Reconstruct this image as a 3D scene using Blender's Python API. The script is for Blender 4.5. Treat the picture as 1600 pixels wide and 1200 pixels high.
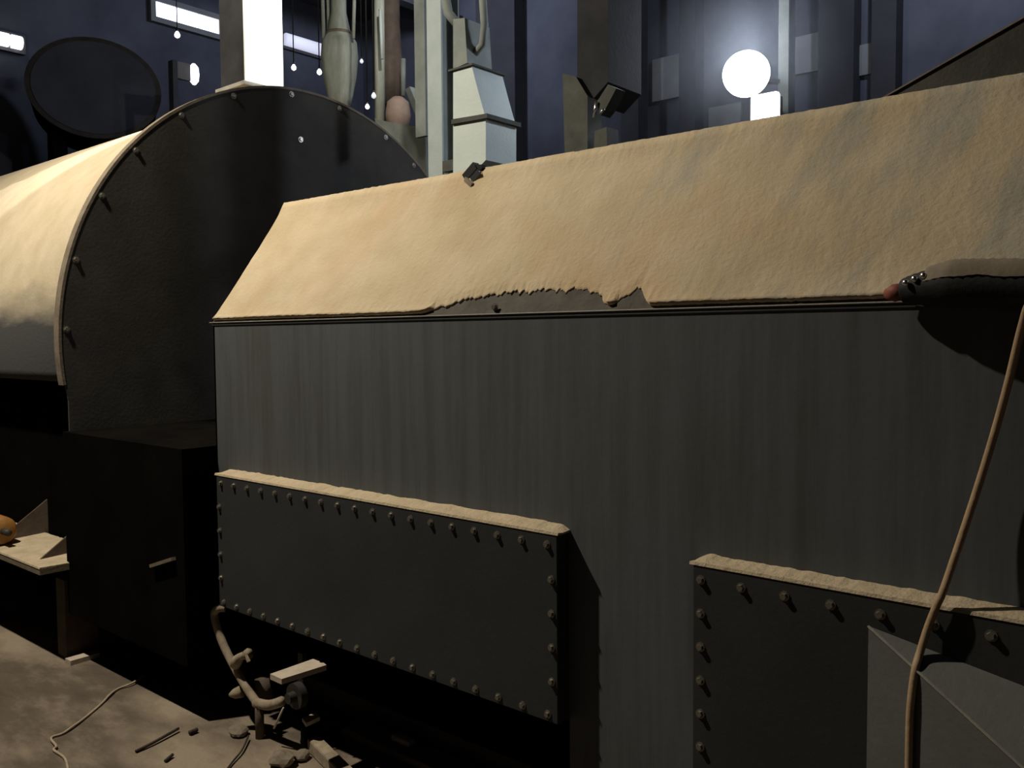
import bpy, bmesh, math, random
from mathutils import Vector, Matrix, noise
random.seed(7)
for o in list(bpy.data.objects): bpy.data.objects.remove(o)
scene = bpy.context.scene
COL = scene.collection

# ------------------------------------------------------------------ camera
CAM = Vector((0, 0, 1.6)); FPX = 1373.26
YAW, PITCH, ROLL = 0.7061, -0.0536, -0.00764
_F = Vector((-math.sin(YAW)*math.cos(PITCH), math.cos(YAW)*math.cos(PITCH), math.sin(PITCH)))
_R = Vector((math.cos(YAW), math.sin(YAW), 0)); _U = _R.cross(_F)
_R2 = math.cos(ROLL)*_R + math.sin(ROLL)*_U
_U2 = -math.sin(ROLL)*_R + math.cos(ROLL)*_U
cd = bpy.data.cameras.new('camera'); cam = bpy.data.objects.new('camera', cd); COL.objects.link(cam)
cam.matrix_world = Matrix(((_R2.x, _U2.x, -_F.x, CAM.x), (_R2.y, _U2.y, -_F.y, CAM.y), (_R2.z, _U2.z, -_F.z, CAM.z), (0, 0, 0, 1)))
cd.sensor_width = 36; cd.lens = 36*FPX/1600; cd.clip_start = 0.05; cd.clip_end = 100
scene.camera = cam

# ------------------------------------------------------------------ world, exposure
w = bpy.data.worlds.new('hall_world'); scene.world = w; w.use_nodes = True
w.node_tree.nodes['Background'].inputs[0].default_value = (0.02, 0.025, 0.04, 1)
w.node_tree.nodes['Background'].inputs[1].default_value = 0.1
vs = scene.view_settings
vs.view_transform = 'Standard'; vs.look = 'None'; vs.exposure = 0.0; vs.gamma = 1.0; vs.use_curve_mapping = False

MAIN_POWER, MAIN_COL = 830, (1.0, 0.91, 0.75)
MAIN_POS = Vector((-4.17, 0.51, 5.10))
STACK_LIGHT_POS, STACK_POWER = Vector((-2.35, 3.75, 4.5)), 900
FLOOD_POWER, FLOOD_COL = 60, (0.78, 0.86, 1.0)
REAR_FILL_POWER = 190
HAZE = 0.10

# ------------------------------------------------------------------ measuring helpers (photo point -> place on a plane of the hall)
def ray(x, y): return _F + _R2*((x-800)/FPX) - _U2*((y-600)/FPX)
def onX(x, y, X): d = ray(x, y); return CAM + d*((X-CAM.x)/d.x)
def onY(x, y, Y): d = ray(x, y); return CAM + d*((Y-CAM.y)/d.y)
def onZ(x, y, Z): d = ray(x, y); return CAM + d*((Z-CAM.z)/d.z)

# ------------------------------------------------------------------ materials
def nt(name):
    m = bpy.data.materials.new(name); m.use_nodes = True
    return m, m.node_tree.nodes, m.node_tree.links, m.node_tree.nodes['Principled BSDF']
def coords(n, l, scale, rot=(0, 0, 0)):
    tc = n.new('ShaderNodeTexCoord'); mp = n.new('ShaderNodeMapping')
    mp.inputs['Scale'].default_value = scale; mp.inputs['Rotation'].default_value = rot
    l.new(tc.outputs['Object'], mp.inputs[0]); return mp.outputs[0]
def noise_tex(n, l, vec, scale, detail=5, rough=0.6):
    t = n.new('ShaderNodeTexNoise'); t.inputs['Scale'].default_value = scale
    t.inputs['Detail'].default_value = detail; t.inputs['Roughness'].default_value = rough
    l.new(vec, t.inputs['Vector']); return t.outputs['Fac']
def ramp(n, l, fac, stops):
    r = n.new('ShaderNodeValToRGB'); e = r.color_ramp.elements
    while len(e) < len(stops): e.new(0.5)
    for i, (p, c) in enumerate(stops): e[i].position = p; e[i].color = (*c, 1) if len(c) == 3 else c
    l.new(fac, r.inputs[0]); return r.outputs[0]
def bump(n, l, bs, h, strength, dist=0.01):
    b = n.new('ShaderNodeBump'); b.inputs['Strength'].default_value = strength; b.inputs['Distance'].default_value = dist
    l.new(h, b.inputs['Height']); l.new(b.outputs[0], bs.inputs['Normal'])
def mixc(n, l, fac, a, b):
    m = n.new('ShaderNodeMix'); m.data_type = 'RGBA'; l.new(fac, m.inputs[0])
    for s, v in ((6, a), (7, b)):
        if hasattr(v, 'links') or isinstance(v, bpy.types.NodeSocket): l.new(v, m.inputs[s])
        else: m.inputs[s].default_value = (*v, 1)
    return m.outputs[2]
def math_n(n, l, op, a, b=None, clamp=False):
    m = n.new('ShaderNodeMath'); m.operation = op; m.use_clamp = clamp
    for i, v in enumerate((a, b)):
        if v is None: continue
        if isinstance(v, bpy.types.NodeSocket): l.new(v, m.inputs[i])
        else: m.inputs[i].default_value = v
    return m.outputs[0]

def mottled(name, c1, c2, scale=6, rough=0.7, metal=0.0, vscale=(1, 1, 1), bmp=0.15, spec=0.3, fine=60):
    m, n, l, bs = nt(name); v = coords(n, l, vscale)
    f = noise_tex(n, l, v, scale); c = ramp(n, l, f, [(0.3, c1), (0.7, c2)]); l.new(c, bs.inputs['Base Color'])
    bs.inputs['Roughness'].default_value = rough; bs.inputs['Metallic'].default_value = metal
    bs.inputs['Specular IOR Level'].default_value = spec
    if bmp: bump(n, l, bs, noise_tex(n, l, coords(n, l, (1, 1, 1)), fine), bmp)
    return m
def emit(name, col, strength):
    m, n, l, bs = nt(name)
    v = coords(n, l, (1, 1, 1)); f = noise_tex(n, l, v, 3)
    c = ramp(n, l, f, [(0.2, tuple(x*0.93 for x in col)), (0.8, col)])
    bs.inputs['Base Color'].default_value = (0.8, 0.8, 0.8, 1)
    l.new(c, bs.inputs['Emission Color']); bs.inputs['Emission Strength'].default_value = strength
    return m

M = {}
M['paint'] = None
def make_paint():
    m, n, l, bs = nt('grey_sheet_paint')
    st = noise_tex(n, l, coords(n, l, (9, 9, 0.5)), 2.2, 6, 0.7)
    bl = noise_tex(n, l, coords(n, l, (1, 1, 1)), 1.3, 4)
    c1 = ramp(n, l, st, [(0.32, (0.062, 0.067, 0.066)), (0.6, (0.117, 0.130, 0.139))])
    c2 = ramp(n, l, bl, [(0.35, (0.095, 0.091, 0.08)), (0.65, (0.113, 0.126, 0.135))])
    mx = n.new('ShaderNodeMix'); mx.data_type = 'RGBA'; mx.inputs[0].default_value = 0.5
    l.new(c1, mx.inputs[6]); l.new(c2, mx.inputs[7]); l.new(mx.outputs[2], bs.inputs['Base Color'])
    bs.inputs['Roughness'].default_value = 0.62; bs.inputs['Specular IOR Level'].default_value = 0.25
    bump(n, l, bs, noise_tex(n, l, coords(n, l, (1, 1, 1)), 40), 0.05)
    return m
M['paint'] = make_paint()
M['panel'] = mottled('dark_cover_paint', (0.031, 0.034, 0.036), (0.044, 0.047, 0.048), 2.5, 0.6, 0, (1, 1, 1), 0.08, 0.3)
M['panel_black'] = mottled('sooty_cover_paint', (0.034, 0.035, 0.035), (0.05, 0.049, 0.046), 3, 0.65, 0, (1, 1, 1), 0.08, 0.25)
M['hood'] = mottled('grey_hood_sheet', (0.105, 0.107, 0.103), (0.145, 0.143, 0.134), 5, 0.6, 0, (1, 1, 1), 0.12)
M['bolt'] = mottled('dusty_bolt_steel', (0.20, 0.18, 0.15), (0.34, 0.31, 0.26), 50, 0.38, 0.7, (1, 1, 1), 0.0, 0.5)
M['dust'] = mottled('settled_tan_dust', (0.52, 0.415, 0.265), (0.62, 0.50, 0.33), 7, 1.0, 0, (1, 1, 1), 0.5, 0.0, 90)
M['ledge_dust'] = mottled('ledge_dust', (0.42, 0.34, 0.23), (0.56, 0.46, 0.32), 12, 1.0, 0, (1, 1, 1), 0.6, 0.0, 80)
M['edge'] = mottled('worn_sheet_edge', (0.26, 0.25, 0.22), (0.42, 0.39, 0.33), 9, 0.6, 0.2)
def make_slope():
    m, n, l, bs = nt('streaked_dust_on_slope')
    tc = n.new('ShaderNodeTexCoord'); sx = n.new('ShaderNodeSeparateXYZ'); l.new(tc.outputs['Object'], sx.inputs[0])
    # wind/scrape streaks lie aslant on the sheet and lay the grey paint bare towards the far right end
    mp = n.new('ShaderNodeMapping'); mp.inputs['Rotation'].default_value = (0, math.radians(-14), 0)
    l.new(tc.outputs['Object'], mp.inputs[0])
    mp2 = n.new('ShaderNodeMapping'); mp2.inputs['Scale'].default_value = (3.0, 0.8, 0.8); l.new(mp.outputs[0], mp2.inputs[0])
    t1 = noise_tex(n, l, mp2.outputs[0], 2.6, 3, 0.55)
    grad = n.new('ShaderNodeMapRange'); l.new(sx.outputs['X'], grad.inputs[0])
    grad.inputs[1].default_value = -1.75; grad.inputs[2].default_value = -0.3
    grad.inputs[3].default_value = -0.30; grad.inputs[4].default_value = 0.02
    s = math_n(n, l, 'ADD', t1, grad.outputs[0])
    bare = ramp(n, l, s, [(0.36, (0, 0, 0)), (0.64, (0.85, 0.85, 0.85))])
    f = noise_tex(n, l, coords(n, l, (1, 1, 1)), 4.5, 4)
    dust = ramp(n, l, f, [(0.3, (0.49, 0.39, 0.25)), (0.7, (0.60, 0.495, 0.345))])
    r2 = noise_tex(n, l, coords(n, l, (1.5, 1, 1)), 1.7, 3)
    rust = ramp(n, l, r2, [(0.52, (0, 0, 0)), (0.72, (0.6, 0.6, 0.6))])
    d2 = mixc(n, l, rust, dust, (0.52, 0.35, 0.20))
    c = mixc(n, l, bare, d2, (0.29, 0.30, 0.28)); l.new(c, bs.inputs['Base Color'])
    bs.inputs['Roughness'].default_value = 1.0; bs.inputs['Specular IOR Level'].default_value = 0.02
    bump(n, l, bs, noise_tex(n, l, coords(n, l, (1, 1, 1)), 70), 0.35)
    return m
M['slope_dust'] = make_slope()
M['bare'] = mottled('bare_brown_sheet', (0.05, 0.043, 0.036), (0.10, 0.086, 0.07), 16, 0.8, 0, (1, 1, 1), 0.3)
def make_shell():
    m, n, l, bs = nt('dusty_drum_shell')
    tc = n.new('ShaderNodeTexCoord'); sx = n.new('ShaderNodeSeparateXYZ'); l.new(tc.outputs['Object'], sx.inputs[0])
    t = noise_tex(n, l, coords(n, l, (1, 3, 3)), 2.0, 5)
    h = math_n(n, l, 'ADD', sx.outputs['Z'], math_n(n, l, 'MULTIPLY', t, 0.35))
    mr = n.new('ShaderNodeMapRange'); l.new(h, mr.inputs[0])
    mr.inputs[1].default_value = 1.82; mr.inputs[2].default_value = 2.10
    f = noise_tex(n, l, coords(n, l, (1, 1, 1)), 6)
    dust = ramp(n, l, f, [(0.3, (0.56, 0.465, 0.315)), (0.7, (0.66, 0.56, 0.40))])
    c = mixc(n, l, mr.outputs[0], (0.085, 0.086, 0.086), dust); l.new(c, bs.inputs['Base Color'])
    bs.inputs['Roughness'].default_value = 0.95; bs.inputs['Specular IOR Level'].default_value = 0.05
    bump(n, l, bs, noise_tex(n, l, coords(n, l, (1, 1, 1)), 60), 0.2)
    return m
M['shell'] = make_shell()
M['plate'] = mottled('black_end_plate', (0.055, 0.052, 0.048), (0.085, 0.078, 0.068), 4, 0.8, 0, (1, 1, 1), 0.1, 0.1)
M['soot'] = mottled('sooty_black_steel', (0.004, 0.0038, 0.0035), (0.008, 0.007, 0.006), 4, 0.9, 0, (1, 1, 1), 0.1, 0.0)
M['box_duct_shade'] = mottled('dull_black_box_duct_shade', (0.022, 0.022, 0.025), (0.04, 0.04, 0.042), 4, 0.9, 0, (1, 1, 1), 0.1, 0.1)
M['tank_grey'] = mottled('dull_blue_grey_tank', (0.05, 0.053, 0.07), (0.085, 0.088, 0.11), 1.5, 0.8)
M['dark_steel'] = mottled('dark_steel', (0.035, 0.033, 0.03), (0.065, 0.06, 0.05), 8, 0.6, 0.3)
M['brown_steel'] = mottled('brown_dusty_steel', (0.16, 0.13, 0.095), (0.27, 0.22, 0.16), 12, 0.8, 0.1)
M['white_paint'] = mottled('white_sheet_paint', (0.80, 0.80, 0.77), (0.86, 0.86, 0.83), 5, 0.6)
M['pale_green'] = mottled('pale_green_paint', (0.30, 0.35, 0.34), (0.36, 0.41, 0.40), 7, 0.6)
M['pale_duct'] = mottled('pale_duct_sheet', (0.45, 0.52, 0.50), (0.53, 0.58, 0.54), 6, 0.6)
M['olive_dust'] = mottled('olive_dusty_canvas', (0.30, 0.32, 0.26), (0.50, 0.53, 0.45), 5, 0.9, 0, (3, 3, 0.6))
M['pink_clay'] = mottled('pinkish_brown_canvas', (0.26, 0.185, 0.145), (0.33, 0.245, 0.195), 8, 0.9)
M['grey_sheet'] = mottled('dull_grey_sheet', (0.14, 0.16, 0.15), (0.22, 0.24, 0.22), 6, 0.7)
M['rust_dark'] = mottled('dark_rusty_pipe', (0.07, 0.052, 0.04), (0.12, 0.09, 0.07), 9, 0.8)
M['stanchion'] = mottled('grey_olive_concrete', (0.05, 0.051, 0.044), (0.085, 0.086, 0.074), 9, 0.9)
M['hall_wall'] = mottled('grimy_hall_wall', (0.05, 0.053, 0.07), (0.11, 0.115, 0.14), 0.8, 0.9, 0, (1, 1, 1), 0.2, 0.1)
M['hall_wall_l'] = mottled('pale_wall_patch', (0.17, 0.175, 0.18), (0.24, 0.24, 0.24), 2.0, 0.9)
M['ceiling'] = mottled('sooty_ceiling', (0.03, 0.03, 0.035), (0.05, 0.05, 0.055), 1.5, 0.9)
M['rubber'] = mottled('black_rubber', (0.008, 0.008, 0.008), (0.016, 0.015, 0.014), 20, 0.7)
M['red_cap'] = mottled('rusty_red_cap', (0.20, 0.06, 0.04), (0.30, 0.10, 0.07), 30, 0.6)
M['chrome'] = mottled('bright_chrome', (0.85, 0.84, 0.80), (0.95, 0.94, 0.9), 30, 0.22, 1.0, (1, 1, 1), 0.0)
M['cable'] = mottled('tan_cable_sheath', (0.40, 0.27, 0.16), (0.50, 0.35, 0.21), 25, 0.6)
M['pipe_dust'] = mottled('dusty_old_pipe', (0.24, 0.19, 0.13), (0.40, 0.33, 0.24), 25, 0.9)
M['pale_plate'] = mottled('pale_dusted_plate', (0.44, 0.37, 0.29), (0.56, 0.48, 0.38), 20, 0.9)
M['orange'] = mottled('worn_orange_paint', (0.26, 0.12, 0.03), (0.38, 0.19, 0.05), 14, 0.6)
M['wire'] = mottled('dark_wire', (0.03, 0.022, 0.018), (0.06, 0.045, 0.035), 40, 0.7)
M['tan_wire'] = mottled('tan_wire', (0.34, 0.27, 0.19), (0.44, 0.36, 0.26), 40, 0.8)
M['lamp_body'] = mottled('lamp_housing_grey', (0.05, 0.05, 0.055), (0.09, 0.09, 0.095), 15, 0.5, 0.4)
M['flood_glow'] = emit('floodlight_glow', (0.93, 0.96, 1.0), 14)
M['flood_glow_low'] = emit('square_floodlight_glow', (1.0, 0.99, 0.97), 6)
M['window_glow'] = emit('lit_window_pane', (0.82, 0.86, 1.0), 3.2)
M['tube_glow'] = emit('tube_glow', (0.72, 0.74, 0.95), 0.75)
M['tube_bright'] = emit('tube_bright', (0.95, 0.93, 0.98), 2.5)
M['bulb_glow'] = emit('bulb_glow', (0.95, 0.94, 1.0), 3.0)
M['main_glow'] = emit('main_lamp_glow', (1.0, 0.9, 0.72), 8)
DUST_SPOTS = ((300, 1190, .55, .25), (270, 1105, .35, .16), (430, 1195, .35, .2), (20, 1000, .5, .2))
def make_floor():
    m, n, l, bs = nt('dusty_concrete_floor')
    big = noise_tex(n, l, coords(n, l, (1, 1.7, 1), (0, 0, 0.5)), 1.1, 6, 0.6)
    med = noise_tex(n, l, coords(n, l, (1, 2.2, 1), (0, 0, 0.5)), 4.0, 6, 0.65)
    s = math_n(n, l, 'ADD', math_n(n, l, 'MULTIPLY', big, 0.6), math_n(n, l, 'MULTIPLY', med, 0.4))
    c = ramp(n, l, s, [(0.36, (0.085, 0.068, 0.052)), (0.5, (0.125, 0.100, 0.076)), (0.62, (0.24, 0.195, 0.145))])
    # swept-together patches of paler dust
    tc = n.new('ShaderNodeTexCoord'); mask = None
    for (px, py, rx, ry) in DUST_SPOTS:
        p = onZ(px, py, 0); mp = n.new('ShaderNodeMapping'); mp.vector_type = 'TEXTURE'
        mp.inputs['Location'].default_value = p; mp.inputs['Scale'].default_value = (rx, ry, 1); l.new(tc.outputs['Object'], mp.inputs[0])
        ln = n.new('ShaderNodeVectorMath'); ln.operation = 'LENGTH'; l.new(mp.outputs[0], ln.inputs[0])
        q = math_n(n, l, 'SUBTRACT', 1.0, ln.outputs['Value'], True)
        mask = q if mask is None else math_n(n, l, 'MAXIMUM', mask, q)
    wob = noise_tex(n, l, coords(n, l, (1, 2, 1), (0, 0, 0.5)), 5.0, 5, 0.6)
    mask = math_n(n, l, 'MULTIPLY', mask, math_n(n, l, 'MULTIPLY', wob, 2.6), True)
    c = mixc(n, l, mask, c, (0.30, 0.245, 0.18))
    l.new(c, bs.inputs['Base Color']); bs.inputs['Roughness'].default_value = 0.95; bs.inputs['Specular IOR Level'].default_value = 0.05
    bump(n, l, bs, noise_tex(n, l, coords(n, l, (1, 1, 1)), 25, 8), 0.5, 0.02)
    return m
M['floor'] = make_floor()

# ------------------------------------------------------------------ object helpers
def mesh_obj(name, verts, faces, mat, parent=None, smooth=False):
    me = bpy.data.meshes.new(name); me.from_pydata([tuple(v) for v in verts], [], faces)
    bm = bmesh.new(); bm.from_mesh(me); bmesh.ops.recalc_face_normals(bm, faces=bm.faces); bm.to_mesh(me); bm.free()
    if smooth:
        for p in me.polygons: p.use_smooth = True
    me.materials.append(mat)
    o = bpy.data.objects.new(name, me); COL.objects.link(o)
    if parent: o.parent = parent
    return o
def bm_obj(name, bm, mat, parent=None, smooth=False):
    bmesh.ops.recalc_face_normals(bm, faces=bm.faces)
    me = bpy.data.meshes.new(name); bm.to_mesh(me); bm.free()
    if smooth:
        for p in me.polygons: p.use_smooth = True
    me.materials.append(mat)
    o = bpy.data.objects.new(name, me); COL.objects.link(o)
    if parent: o.parent = parent
    return o
def add_box(bm, lo, hi, bev=0.0):
    r = bmesh.ops.create_cube(bm, size=1)
    lo, hi = Vector(lo), Vector(hi)
    for v in r['verts']: v.co = Vector(((v.co.x+.5)*(hi.x-lo.x)+lo.x, (v.co.y+.5)*(hi.y-lo.y)+lo.y, (v.co.z+.5)*(hi.z-lo.z)+lo.z))
    if bev:
        es = {e for v in r['verts'] for e in v.link_edges}
        bmesh.ops.bevel(bm, geom=list(es), offset=bev, segments=2, affect='EDGES', profile=0.5)
def box(name, lo, hi, mat, parent=None, bev=0.0):
    bm = bmesh.new(); add_box(bm, lo, hi, bev); return bm_obj(name, bm, mat, parent)
def add_bar(bm, a, b, wdt, hgt, up=Vector((0, 0, 1))):
    a, b = Vector(a), Vector(b); d = (b-a).normalized(); s = d.cross(up)
    if s.length < 1e-4: s = d.cross(Vector((1, 0, 0)))
    s.normalize(); u = s.cross(d)
    vs_ = [bm.verts.new(p + s*sx*wdt/2 + u*su*hgt/2) for p in (a, b) for sx, su in ((-1, -1), (1, -1), (1, 1), (-1, 1))]
    for f in ((0, 1, 2, 3), (4, 7, 6, 5), (0, 4, 5, 1), (1, 5, 6, 2), (2, 6, 7, 3), (3, 7, 4, 0)): bm.faces.new([vs_[i] for i in f])
def bar(name, a, b, wdt, hgt, mat, parent=None, up=Vector((0, 0, 1))):
    bm = bmesh.new(); add_bar(bm, a, b, wdt, hgt, up); return bm_obj(name, bm, mat, parent)
def smooth_path(pts, n=8):
    pts = [Vector(p) for p in pts]; out = []
    for i in range(len(pts)-1):
        p0, p1, p2, p3 = pts[max(i-1, 0)], pts[i], pts[i+1], pts[min(i+2, len(pts)-1)]
        for k in range(n):
            t = k/n
            out.append(0.5*((2*p1)+(p2-p0)*t+(2*p0-5*p1+4*p2-p3)*t*t+(3*p1-p0-3*p2+p3)*t**3))
    out.append(pts[-1]); return out
def add_tube(bm, pts, r, seg=10, radii=None):
    pts = [Vector(p) for p in pts]; rings = []; prev = None
    for i, p in enumerate(pts):
        d = (pts[min(i+1, len(pts)-1)]-pts[max(i-1, 0)]).normalized()
        if prev is None: prev = d.orthogonal().normalized()
        s = (prev - d*prev.dot(d)).normalized(); prev = s; u = d.cross(s)
        rr = radii[i] if radii else r
        rings.append([bm.verts.new(p + (s*math.cos(a)+u*math.sin(a))*rr) for a in [2*math.pi*k/seg for k in range(seg)]])
    for i in range(len(rings)-1):
        for k in range(seg): bm.faces.new((rings[i][k], rings[i][(k+1) % seg], rings[i+1][(k+1) % seg], rings[i+1][k]))
    bm.faces.new(rings[0][::-1]); bm.faces.new(rings[-1])
def tube(name, pts, r, mat, parent=None, seg=10, radii=None):
    bm = bmesh.new(); add_tube(bm, pts, r, seg, radii); return bm_obj(name, bm, mat, parent, True)
def tag(o, label, cat, group=None, kind=None):
    if label: o['label'] = label
    if cat: o['category'] = cat
    if group: o['group'] = group
    if kind: o['kind'] = kind
    return o
def thing(name, label, cat, loc=(0, 0, 0), group=None):
    o = bpy.data.objects.new(name, None); o.empty_display_size = 0.1; COL.objects.link(o)
    tag(o, label, cat, group); return o
def struct(o): o['kind'] = 'structure'; return o
def place(o, p):                         # link a shared-mesh copy at p
    c = o.copy(); COL.objects.link(c); c.location = p; return c

# shared bolt head: washer plus hexagon head, axis along -Y (out of the machine front)
def bolt_mesh(r=0.009, h=0.010):
    bm = bmesh.new()
    for (rad, y0, y1, n) in ((r*1.35, 0, -h*0.25, 10), (r, -h*0.25, -h, 6)):
        a = [bm.verts.new((rad*math.cos(2*math.pi*k/n), y0, rad*math.sin(2*math.pi*k/n))) for k in range(n)]
        rr = rad*(0.82 if n == 6 else 1)
        b = [bm.verts.new((rr*math.cos(2*math.pi*k/n), y1, rr*math.sin(2*math.pi*k/n))) for k in range(n)]
        for k in range(n): bm.faces.new((a[k], a[(k+1) % n], b[(k+1) % n], b[k]))
        bm.faces.new(b)
    bmesh.ops.recalc_face_normals(bm, faces=bm.faces)
    me = bpy.data.meshes.new('bolt'); bm.to_mesh(me); bm.free(); me.materials.append(M['bolt']); return me
BOLT = bolt_mesh()
def bolt(p, parent, rotz=0.0, me=None):
    o = bpy.data.objects.new('bolt', me or BOLT); COL.objects.link(o); o.location = p
    o.rotation_euler = (random.uniform(-.05, .05), random.uniform(0, 1), rotz); o.parent = parent; return o

# ------------------------------------------------------------------ the hall
XL, XR, YB, YF, ZC = -13.0, 4.0, 11.0, -4.0, 7.5
struct(box('floor', (XL-.2, YF-.2, -0.2), (XR+.2, YB+.2, 0), M['floor']))
struct(box('ceiling', (XL-.2, YF-.2, ZC), (XR+.2, YB+.2, ZC+.2), M['ceiling']))
wall_left = struct(box('wall_left', (XL-.2, YF-.2, 0), (XL, YB+.2, ZC), M['hall_wall']))
wall_back = struct(box('wall_back', (XL, YB, 0), (XR, YB+.2, ZC), M['hall_wall']))
struct(box('wall_right', (XR, YF, 0), (XR+.2, YB, ZC), M['hall_wall']))
struct(box('wall_front', (XL, YF-.2, 0), (XR, YF, ZC), M['hall_wall']))
# pilasters and blind bays of the back wall
for px0, px1 in ((760, 820), (985, 1012), (1075, 1100), (1290, 1345), (1372, 1410)):
    a, b = onY(px0, 100, YB), onY(px1, 100, YB)
    box('pilaster', (a.x, YB-0.25, 0), (b.x, YB, ZC), M['ceiling'], wall_back)
for px0, py0, px1, py1 in ((1022, 95, 1064, 152), (930, 110, 975, 150), (1245, 60, 1285, 110), (1310, 80, 1370, 115), (1110, 170, 1160, 195)):
    a, b = onY(px0, py0, YB), onY(px1, py1, YB)
    box('wall_patch', (a.x, YB-0.05, b.z), (b.x, YB, a.z), M['hall_wall_l'], wall_back)
# roof girders across the hall
for x in (-10.5, -7.0, -3.5, 0.0):
    g = bmesh.new(); add_box(g, (x-.1, YF, ZC-.12), (x+.1, YB, ZC)); add_box(g, (x-.1, YF, ZC-.62), (x+.1, YB, ZC-.5)); add_box(g, (x-.02, YF, ZC-.5), (x+.02, YB, ZC-.12))
    o = struct(bm_obj('trim_1', g, M['ceiling'])); 

# ------------------------------------------------------------------ the sheet-metal machine
W = 2.0                                   # its front wall plane
EAVE = onY(333, 503, W).z                 # height of the eave
ML = onY(333, 503, W).x                   # left end
RID = onX(447, 322, ML); RY, RZ = RID.y, RID.z
MR = 1.6
BF = onX(868, 838, onY(887, 832, W).x).y  # front plane of the bolted cover box
BX0 = onY(338, 742, BF).x; BX1 = onY(870, 838, BF).x
BZ1 = onY(335, 742, BF).z; BZ0 = onY(345, 947, BF).z
mach = thing('dryer_casing', 'long dark grey sheet-metal machine casing with a sloping top under tan dust', 'machine')
# front wall: full height right of the cover box, ending at the box's underside left of it
Dm = 3.4
t_ = 0.004
front = bmesh.new()
add_box(front, (ML, W, BZ0), (BX1, W+.012, EAVE)); add_box(front, (BX1, W, 0.02), (MR, W+.012, EAVE))
front_o = bm_obj('front_wall', front, M['paint'], mach)
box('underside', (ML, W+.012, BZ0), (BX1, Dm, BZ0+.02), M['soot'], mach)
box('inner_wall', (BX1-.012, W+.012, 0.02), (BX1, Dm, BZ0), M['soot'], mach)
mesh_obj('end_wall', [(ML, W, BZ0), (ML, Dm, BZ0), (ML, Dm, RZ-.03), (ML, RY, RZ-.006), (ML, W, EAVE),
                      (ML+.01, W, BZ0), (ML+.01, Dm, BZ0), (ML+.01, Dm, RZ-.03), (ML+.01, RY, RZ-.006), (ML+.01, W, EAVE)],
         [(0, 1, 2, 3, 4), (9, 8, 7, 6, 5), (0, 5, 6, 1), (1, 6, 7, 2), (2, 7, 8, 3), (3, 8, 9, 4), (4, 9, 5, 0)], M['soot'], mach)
nrm = Vector((0, -(RZ-EAVE), RY-W)).normalized()
def slope_pt(x, s, off=0.0): return Vector((x, W+(RY-W)*s, EAVE+(RZ-EAVE)*s)) + nrm*off
sl = [slope_pt(ML, 0), slope_pt(MR, 0), slope_pt(MR, 1), slope_pt(ML, 1)]
mesh_obj('slope_sheet', sl + [p - nrm*.006 for p in sl], [(0, 1, 2, 3), (7, 6, 5, 4), (0, 4, 5, 1), (1, 5, 6, 2), (2, 6, 7, 3), (3, 7, 4, 0)], M['bare'], mach)
box('top_sheet', (ML, RY, RZ-.03), (MR, Dm, RZ-.022), M['dark_steel'], mach)
# eave strip: two folded sheet edges, one over the other
e1 = bmesh.new(); add_box(e1, (ML-.022, W-.006, EAVE-.005), (MR, W+.01, EAVE-.001), 0.0012)
bm_obj('eave_strip', e1, M['edge'], mach)
e2 = bmesh.new(); add_box(e2, (ML-.005, W-.003, EAVE-.016), (MR, W, EAVE-.011), 0.001)
bm_obj('eave_flange', e2, M['panel'], mach)
# dust lying on the slope; its lower edge has slid off between two points
def lower_edge(x):
    px = None
    j = noise.noise((x*9, 1.3, 0))*0.4 + noise.noise((x*31, 4.1, 0))*0.5 + noise.noise((x*80, 2, 0))*0.45 + noise.noise((x*160, 7, 0))*0.25
    a, b, c = onY(655, 488, W).x, onY(1015, 478, W).x, onY(760, 488, W).x
    s = 0.012 + 0.006*j
    if a < x < b:
        t = (x-a)/(b-a)
        prof = min(1, t*3.2)*min(1, (1-t)*14)
        dip = 1-0.9*math.exp(-((t-0.85)/0.06)**2)
        s += prof*dip*(0.105+0.05*j)
    return max(0.003, s)
NX, NS = 1100, 24
dv, df = [], []
for i in range(NX+1):
    x = ML+.004+(MR-ML-.004)*i/NX
    s0 = lower_edge(x)
    for k in range(NS+2):
        if k == 0: dv.append(slope_pt(x, s0-.001, 0.0005)); continue
        t = (k-1)/NS; s = s0+(1.004-s0)*t**1.25
        lip = 0.3 if s0 > .03 else 1.0
        thick = 0.006*(lip if t < .05 else 1)+0.009*lip*math.exp(-t*14)+0.012*math.exp(-((1-t)*16)**2)
        n1 = noise.noise((x*3, s*4, 0))*0.003+noise.noise((x*14, s*12, 5))*0.0010+noise.noise((x*45, s*30, 9))*0.0009*(1+3*math.exp(-t*10)+1.6*math.exp(-(1-t)*12))
        dv.append(slope_pt(x, s, max(0.001, thick+n1)))
st_ = NS+2
for i in range(NX):
    for k in range(NS+1): df.append((i*st_+k, (i+1)*st_+k, (i+1)*st_+k+1, i*st_+k+1))
for i in range(NX): df.append((i*st_+NS+1, (i+1)*st_+NS+1, (i+1)*st_+NS+1, i*st_+NS+1)) if False else None
df = [f for f in df if f]
# back skirt of the crest and the left end
base = len(dv)
for i in range(NX+1):
    x = ML+.004+(MR-ML-.004)*i/NX; dv.append(Vector((x, RY+.06, RZ-.028)))
for i in range(NX): df.append((i*st_+NS+1, (i+1)*st_+NS+1, base+i+1, base+i))
lb = len(dv)
for k in range(NS+2): q = Vector(dv[k]); s = (q.z-EAVE)/(RZ-EAVE); dv.append(slope_pt(ML+.002, max(0, min(1, s)), 0.0))
for k in range(NS+1): df.append((k, k+1, lb+k+1, lb+k))
d_o = mesh_obj('slope_dust', dv, df, M['slope_dust'], mach, True); d_o['kind'] = 'stuff'; d_o['label'] = 'tan dust caked on the sloping top'
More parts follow.
